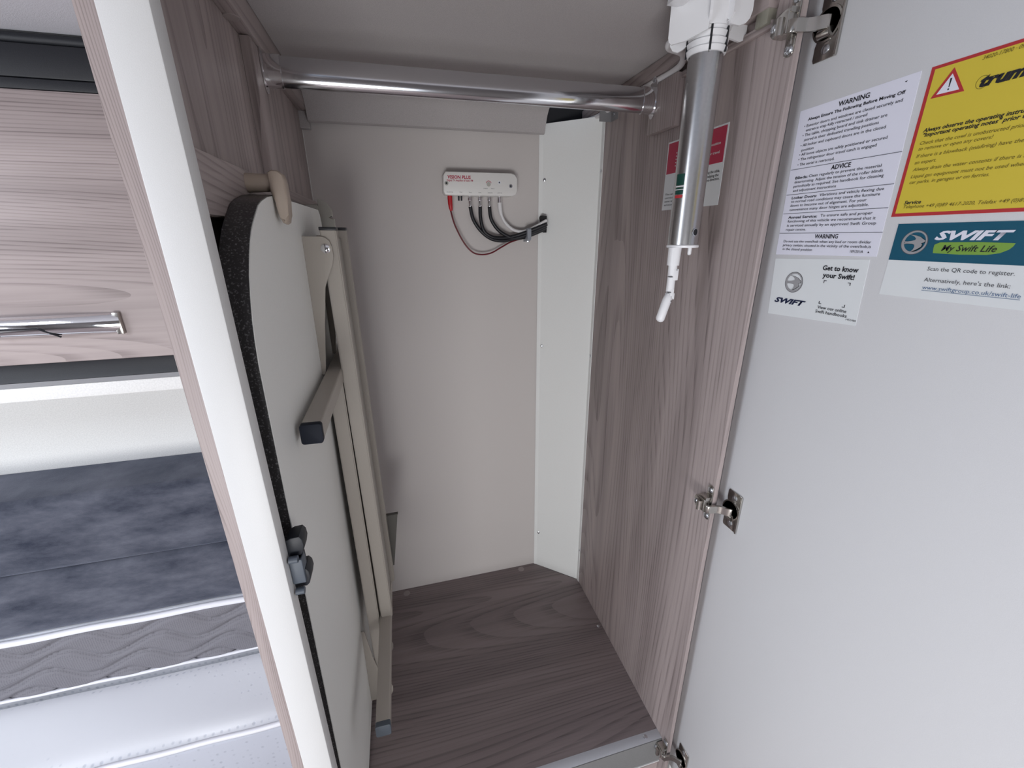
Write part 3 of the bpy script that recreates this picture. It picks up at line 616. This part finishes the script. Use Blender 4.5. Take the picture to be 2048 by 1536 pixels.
cable([(.2075, yc, .0625), (.211, yc, .037), (.226, yc, .015), (.248, yc, .001), (.268, .982, -.004), (.292, .984, -.001), (.315, .980, .007), (.3375, .975, .0165)], .0040, 'cable', 'black coaxial cable next to the white one under the amplifier', 'metal', 'black coaxial cables under the amplifier')
cable([(.2305, yc, .0625), (.2335, yc, .048), (.243, yc, .030), (.262, yc, .0145), (.286, yc, .011), (.311, .976, .020), (.3375, .968, .0345)], .0034, 'wcable', 'white coaxial cable with white plug sleeve, right end of the amplifier', 'white')
bm = B(); bx = [(.2985, .960), (.3070, .960)]
prism(bm, [(.964, -.005), (.968, -.009), (.9995, -.012), (.9995, .010), (.985, .0165), (.970, .0185), (.964, .015)], 'x', .2910, .3000, .0012); cl = tag(mk('cable_clip', bm, 'clip'), 'grey plastic clip holding the cable bundle against the back wall', 'clip'); screw((.2950, .9750, -.0095), (-.2, -1, 0), .0042, cl)
# slot in the corner panel that the cables vanish into
bm = B(); prism(bm, [(.3365, .008), (.3400, .008), (.3400, .0440), (.3290, .0445), (.3270, .040)], 'y', .975, .992); mk('cable_slot', bm, 'gapline', wcn)

# ------------------------------------------------------------------ stowed folding table
t = bpy.data.objects.new('folding_table', None); C.objects.link(t); t.empty_display_size = .05
t.location = (-.1433, 0, FZ+.0005+H); t.rotation_euler = Euler((.015, .0176, 0)); t['local'] = 1
# base at the thing's foot: shift everything by y0
OY = .64; t.location = Vector(t.location) + (Euler((.015, .0176, 0)).to_matrix() @ Vector((0, OY, 0)))
tag(t, 'folding table with speckled dark edge, stored upright against the left side of the wardrobe', 'table')
def tmk(name, bm, mat, parent=None, **k):
    bmesh.ops.translate(bm, verts=bm.verts, vec=(0, -OY, 0)) if parent is None else None
    if parent is None: return mk(name, bm, mat, t, **k)
    lo = parent
    o = mk(name, bm, mat, None, **k); pw = W0[parent.name]
    o.parent = parent; o.location = Vector(o.location)-Vector((0, OY, H))-pw; return o
edge = [(.875, .004), (.875, .985), (.868, .998), (.855, 1.0055), (.641, 1.0075), (.590, 1.0085), (.564, 1.008), (.538, 1.005), (.515, 1.000), (.500, .995), (.487, .987), (.474, .979), (.466, .973), (.456, .963), (.448, .953), (.436, .935), (.427, .915), (.421, .898), (.417, .880), (.4145, .860), (.4140, .788), (.4140, .22), (.4145, .147), (.419, .112), (.427, .089), (.448, .054), (.466, .034), (.487, .020), (.515, .007), (.540, .002), (.564, .0)]
bm = B(); prism(bm, edge, 'x', -.0240, -.0008); tmk('table_edge', bm, 'speckle')
def inset(P_, d):
    cx0, cy0 = .645, .5; return [(y + (d if y < cx0 else -d), z + (d if z < cy0 else -d)) for y, z in P_]
bm = B(); prism(bm, inset(edge, .0008), 'x', -.0010, 0.); tmk('underside', bm, 'tableu')
tw = .022
def leg(y0, xb0, z0, xb1, z1, nm='leg'):
    """square tube between (x,z0) and (x,z1) with near face at y0"""
    bm = B(); r = []
    for (x, z) in ((xb0, z0), (xb1, z1)): r.append([bm.verts.new((x+a_*tw, y0+b_*tw, z)) for a_, b_ in ((0, 0), (1, 0), (1, 1), (0, 1))])
    for k in range(4): bm.faces.new((r[0][k], r[0][(k+1) % 4], r[1][(k+1) % 4], r[1][k]))
    bm.faces.new(r[0]); bm.faces.new(r[1]); bmesh.ops.bevel(bm, geom=[e for e in bm.edges if abs((e.verts[0].co-e.verts[1].co).z) > .1], offset=.0018, segments=2, affect='EDGES')
    return tmk(nm, bm, 'legs')
for y0, dx in ((.686, 0), (.778, .0035)):
    lg = leg(y0, .023+dx, .972, .0405+dx, .237)
    bm = B(); box(bm, .0225+dx, .0455+dx, y0-.0005, y0+tw+.0005, .972, .9765, .0008); tmk('end_cap', bm, 'black', lg)
    lg = leg(y0, .0185, .022, .0050, .748)
# recessed groove strip between the two upright tubes (telescopic channel)
bm = B(); prism(bm, [(.030, .960), (.0400, .960), (.0575, .245), (.0475, .245)], 'y', .7085, .7775); tmk('channel', bm, 'legsd')
# cross bars with end caps
for (x0, z0, nm) in ((.0375, .2165, 'foot_bar'), (.0060, .7435, 'foot_bar')):
    bm = B(); prism(bm, rrect(x0, x0+.0225, z0, z0+.0235, .0025, 3), 'y', .488, .868); fb = tmk(nm, bm, 'legs')
    for ya, yb_ in ((.4805, .489), (.867, .874)):
        bm = B(); prism(bm, rrect(x0-.0004, x0+.0229, z0-.0004, z0+.0239, .0032, 4), 'y', ya, yb_, .0006); tmk('end_cap', bm, 'navycap' if z0 > .5 else 'greycap', fb)
# hinge brackets, top pair and bottom pair
brk = [(0, .964), (.024, .964), (.030, .9625), (.035, .958), (.0375, .950), (.0382, .938), (.0355, .926), (.026, .905), (.0212, .894), (.0140, .840), (.0085, .790), (.0055, .764), (.0035, .761), (.0, .762)]
for k, y0 in enumerate((.6815, .8015)):
    bm = B(); prism(bm, brk, 'y', y0, y0+.0022, .0004); box(bm, 0, .0015, y0+.001, y0+.020 if k == 0 else y0+.003, .77, .96); bk = tmk('bracket', bm, 'legs')
    if k == 0:
        bm = B(); dome(bm, (.0290, y0, .9478), (0, -1, 0), .0066, .45); sw = tmk('screw', bm, 'chrome', bk)
        bm = B(); box(bm, .0284, .0296, y0-.0031, y0-.0024, .9425, .9531); tmk('screw_slot', bm, 'greyink', bk)
for k, y0 in enumerate((.6815, .7840)):
    bm = B(); low = [(x*1.24 if x > .02 else x*1.1, .966-z) for x, z in brk]; prism(bm, [(x, z+.012) for x, z in low], 'y', y0, y0+.0022, .0004); bk = tmk('bracket', bm, 'legs')
bm = B(); prism(bm, [(.062, .395), (.085, .396), (.068, .262), (.060, .262)], 'y', .800, .806); prism(bm, [(.060, .396), (.086, .397), (.086, .3985), (.060, .3975)], 'y', .799, .807); tmk('stay', bm, 'staym')

# ------------------------------------------------------------------ retaining hooks
t = thing('retaining_hook', (-.14, .55, .01), 'beige swivel hook holding the near top corner of the table', 'hook')
bm = B(); tube(bm, [(-.1503, .556, .0570), (-.148, .556, .0570), (-.1255, .556, .0575)], [.0100, .0098, .0088], 28); mk('spindle', bm, 'beige', t)
bm = B(); path = spline([(-.1245, .550, .0635), (-.1180, .550, .0665), (-.1135, .550, .0600), (-.1150, .550, .0450), (-.1185, .550, .0280), (-.1195, .550, .0180)], 5)
w_ = [.0090, .0092, .0094, .0094, .0088, .0076]
bm = B(); prof_ = [(-.1265, .048), (-.1265, .0665), (-.1225, .0690), (-.1160, .0685), (-.1115, .0645), (-.1100, .0560), (-.1104, .0400), (-.1120, .0240), (-.1135, .0165), (-.1165, .0145), (-.1195, .0160), (-.1208, .0210), (-.1225, .0330)]
prism(bm, prof_, 'y', .5415, .5605, .0040); mk('lever', bm, 'beige', t)
t = thing('retaining_hook', (-.12, .885, .02), 'cream plastic hook at the far top corner of the table', 'hook')
bm = B(); prism(bm, [(-.1300, .018), (-.1300, .066), (-.1240, .0650), (-.1150, .0590), (-.1090, .0500), (-.1075, .0420), (-.1085, .0365), (-.1150, .0365), (-.1150, .0330), (-.1060, .0330), (-.1060, .0180)], 'y', .874, .888, .0012); mk('lever', bm, 'cream', t)
bm = B(); tube(bm, [(-.1565, .881, .0510), (-.129, .881, .0510)], .007, 18); mk('spindle', bm, 'cream', t)

# ------------------------------------------------------------------ roller catch on the post
t = thing('roller_catch', (-.13, .385, -.37), 'blue-grey plastic double roller catch on the inner edge of the white post', 'catch')
bm = B(); prism(bm, [(-.1315, -.3285), (-.1225, -.3275), (-.1175, -.3330), (-.1170, -.3060+.0)][:0] or [(-.1308, -.300), (-.1308, -.334), (-.1180, -.333), (-.1172, -.300)], 'y', .374, .386, .001)
bm.free()
bm = B(); prism(bm, rrect(-.1308, -.1190, -.3275, -.2990, .001, 2), 'y', .372, .386, .0006); body = mk('catch_body', bm, 'bluegrey', t)
bm = B(); prism(bm, rrect(-.1308, -.1192, -.3290, -.2990, .001, 2), 'y', .3745, .388); mk('catch_backing', bm, 'darkcatch', t)
for zc_, s in ((-.2880, 1), (-.3270, -1)):
    bm = B(); prism(bm, [(-.1310, zc_-.008), (-.1310, zc_+.010), (-.1260, zc_+.0125), (-.1185, zc_+.0130), (-.1160, zc_+.0090), (-.1155, zc_+.002), (-.1175, zc_-.006), (-.1200, zc_-.0085)], 'y', .376, .396, .0010); a_ = mk('catch_arm', bm, 'darkcatch', t)
    bm = B(); tube(bm, [(-.1295, .3710, zc_-.0085), (-.1215, .3710, zc_-.0085)], .0036, 18); mk('roller', bm, 'bluegrey', a_)

# ------------------------------------------------------------------ overhead locker on the left
YL = .70
XL = -1.6; XR2 = -.1785
t = thing('overhead_locker', (-.9, .85, -.215), 'wood-grain overhead locker with chrome handle above the bed', 'locker')
mk('carcass', box(B(), XL, XR2, YL+.022, .978, -.184, .2255), 'wood_x', t)
bm = B(); box(bm, XL, XR2, YL, YL+.022, .1785, .2125, .002); mk('upper_trim', bm, 'anthracite', t)
bm = B(); box(bm, XL, XR2, YL-.001, YL+.022, .1665, .1778, .0015); mk('lower_trim', bm, 'anthracite', t)
bm = B(); tube(bm, [(XL, YL+.008, .2185), (XR2, YL+.008, .2185)], .0060, 14); mk('cove_bead', bm, 'anthracite', t)
bm = B(); box(bm, XL, XR2, YL+.006, YL+.022, .205, .2255); mk('shadow_gap', bm, 'gapline', t)
dr = mk('door', box(B(), XL, XR2, YL-.002, YL+.018, -.1608, .1660, .0015), 'wood_x', t)
bm = B(); prism(bm, [(YL+.002, -.1612), (YL+.006, -.174), (YL+.002, -.1868), (YL+.02, -.1868), (YL+.02, -.1612)], 'x', XL, XR2); mk('grip_recess', bm, 'anthracite', t)
bm = B(); box(bm, XL, XR2, YL+.001, YL+.02, -.1938, -.1872); mk('grey_bead', bm, 'greytrim', t)
bm = B(); box(bm, XL, XR2, YL, YL+.278, -.2140, -.1940, .001); mk('pelmet', bm, 'wallL', t)
# chrome handle
Yh = YL-.004
bm = B(); n = 24; hp = []
x0h, x1h = -.56, -.3800
prof_ = []
rows = []
for i in range(n+1):
    u = i/n; x = x0h+(x1h-x0h)*u; bow = .010*math.sin(math.pi*min(1, max(0, u)))**.8
    rows.append([bm.verts.new((x, Yh-.002-bow*.9, -.0965)), bm.verts.new((x, Yh-.0050-bow*1.0, -.1010)), bm.verts.new((x, Yh-.0055-bow*1.0, -.1130)), bm.verts.new((x, Yh-.0030-bow*.7, -.1205)), bm.verts.new((x, Yh+.001, -.1235)), bm.verts.new((x, Yh+.002, -.0950))])
for a_, b_ in zip(rows, rows[1:]):
    for k in range(6): bm.faces.new((a_[k], a_[(k+1) % 6], b_[(k+1) % 6], b_[k]))
bm.faces.new(rows[0]); bm.faces.new(rows[-1]); hd = mk('handle', bm, 'chrome', dr, ang=60)
bm = B(); pp = [(-.5160, -.1235), (-.5160, -.1130), (-.5120, -.1095), (-.4660, -.1095), (-.4600, -.1130), (-.4480, -.1235)]
P3 = [(x, Yh-(.0158 if z > -.115 else .0085), z) for x, z in pp]; tube(bm, P3, .0012, 6); mk('latch_outline', bm, 'black', hd)
bm = B(); box(bm, -.3870, -.3790, Yh-.005, Yh+.002, -.1245, -.0945, .001); mk('handle_end', bm, 'nickel', hd)

# ------------------------------------------------------------------ bed
YC = .866
t = thing('headboard_cushion', (-.9, .93, -.79), 'slate blue velvet backrest cushion standing along the wall behind the mattress', 'cushion')
zt, zs, zb = -.459, -.622, -.766
def cush(z0, z1, name):
    bm = B(); nx, nz = 90, 24; rows = []
    for i in range(nx+1):
        x = XL+(XR2-XL)*i/nx; r_ = []
        for j in range(nz+1):
            v = j/nz; z = z0+(z1-z0)*v; puff = (4*v*(1-v))**.28
            wv = .002*math.sin(x*9+v*3)+.0015*math.sin(x*23+v*7)
            r_.append(bm.verts.new((x, YC+.012-.016*puff+wv*puff, z)))
        rows.append(r_)
    for a_, b_ in zip(rows, rows[1:]):
        for j in range(nz): bm.faces.new((a_[j], a_[j+1], b_[j+1], b_[j]))
    box(bm, XL, XR2, YC+.012, .998, z0, z1); return mk(name, bm, 'velvet', t, ang=80)
cush(zs, zt, 'upper_panel'); cush(zb, zs, 'lower_panel')
# rear mattress with grey quilted border
ZM = -.926; YM = .860; z1m = -.766
t = thing('rear_mattress', (-.9, .93, ZM-.1), 'mattress with grey wave-quilted border and white piping, below the blue cushion', 'mattress')
mk('core', box(B(), XL, XR2, YM+.012, .998, ZM-.10, z1m-.002), 'knitw', t)
nx, nz = 520, 40; bm = B(); rows = []
def wavez(x, zoff, xo):
    u = ((x+xo)/.172) % 1.0
    if u < .62: s = u/.62; f_ = -.5+1.0*(.5-.5*math.cos(math.pi*s))
    else: s = (u-.62)/.38; f_ = .5-1.0*(.5-.5*math.cos(math.pi*s))
    return zoff+f_*.034
za, zb2 = ZM+.004, z1m-.012
for i in range(nx+1):
    x = -1.3+(XR2+1.3)*i/nx; r_ = []
    for j in range(nz+1):
        v = j/nz; z = za+(zb2-za)*v; d = 9
        for zo, xo in ((ZM+.090, .0), (ZM+.048, .040), (ZM+.006, .080), (ZM+.132, -.040)):
            for dx in (-.008, -.004, 0, .004, .008):
                d = min(d, math.hypot(z-wavez(x+dx, zo, xo), dx))
        puff = min(1, (d/.014))**.5*.011
        edge_ = (4*v*(1-v))**.3*.004
        r_.append(bm.verts.new((x, YM+.013-puff-edge_, z)))
    rows.append(r_)
for a_, b_ in zip(rows, rows[1:]):
    for j in range(nz): bm.faces.new((a_[j], a_[j+1], b_[j+1], b_[j]))
mk('quilted_border', bm, 'quilt', t, ang=80)
bm = B(); tube(bm, [(-1.6+1.42*k/60, YM+.004, z1m-.0075+.0012*math.sin(k*.7)) for k in range(61)], .0068, 12); mk('top_piping', bm, 'piping', t)
bm = B(); tube(bm, [(-1.6+1.42*k/60, YM+.002, ZM+.004+.001*math.sin(k*.9)) for k in range(61)], .0035, 10); mk('bottom_piping', bm, 'piping', t)
# front mattress
YF2 = .672
t = thing('front_mattress', (-.9, .76, ZM-.12), 'white dimpled knit mattress in front, nearest the wardrobe post at the bottom', 'mattress')
bm = B(); nx, ny = 60, 14; rows = []
for i in range(nx+1):
    x = XL+(XR2-XL)*i/nx; r_ = []
    for j in range(ny+1):
        v = j/ny; y = YF2+.004+(YM-YF2-.006)*v
        r_.append(bm.verts.new((x, y, ZM-.0015-.010*(abs(2*v-1)**8)+.0015*math.sin(x*11+v*5))))
    rows.append(r_)
for a_, b_ in zip(rows, rows[1:]):
    for j in range(ny): bm.faces.new((a_[j], a_[j+1], b_[j+1], b_[j]))
mk('top_panel', bm, 'knitw', t, ang=80)
mk('side_panel', box(B(), XL, XR2, YF2, YM-.003, -1.10, ZM-.012, .010, 3), 'knitw_shaded', t)
bm = B(); tube(bm, [(-1.6+1.42*k/60, YF2+.003+.0015*math.sin(k*.8), ZM-.008+.0015*math.sin(k*.6)) for k in range(61)], .0052, 12); mk('piping', bm, 'piping', t)
bm = B(); box(bm, XL, XR2, .56, .99, -1.32, -1.10, .003); tag(mk('bed_base', bm, 'wood_x'), 'wood-grain bed base under the mattresses', 'bed base')
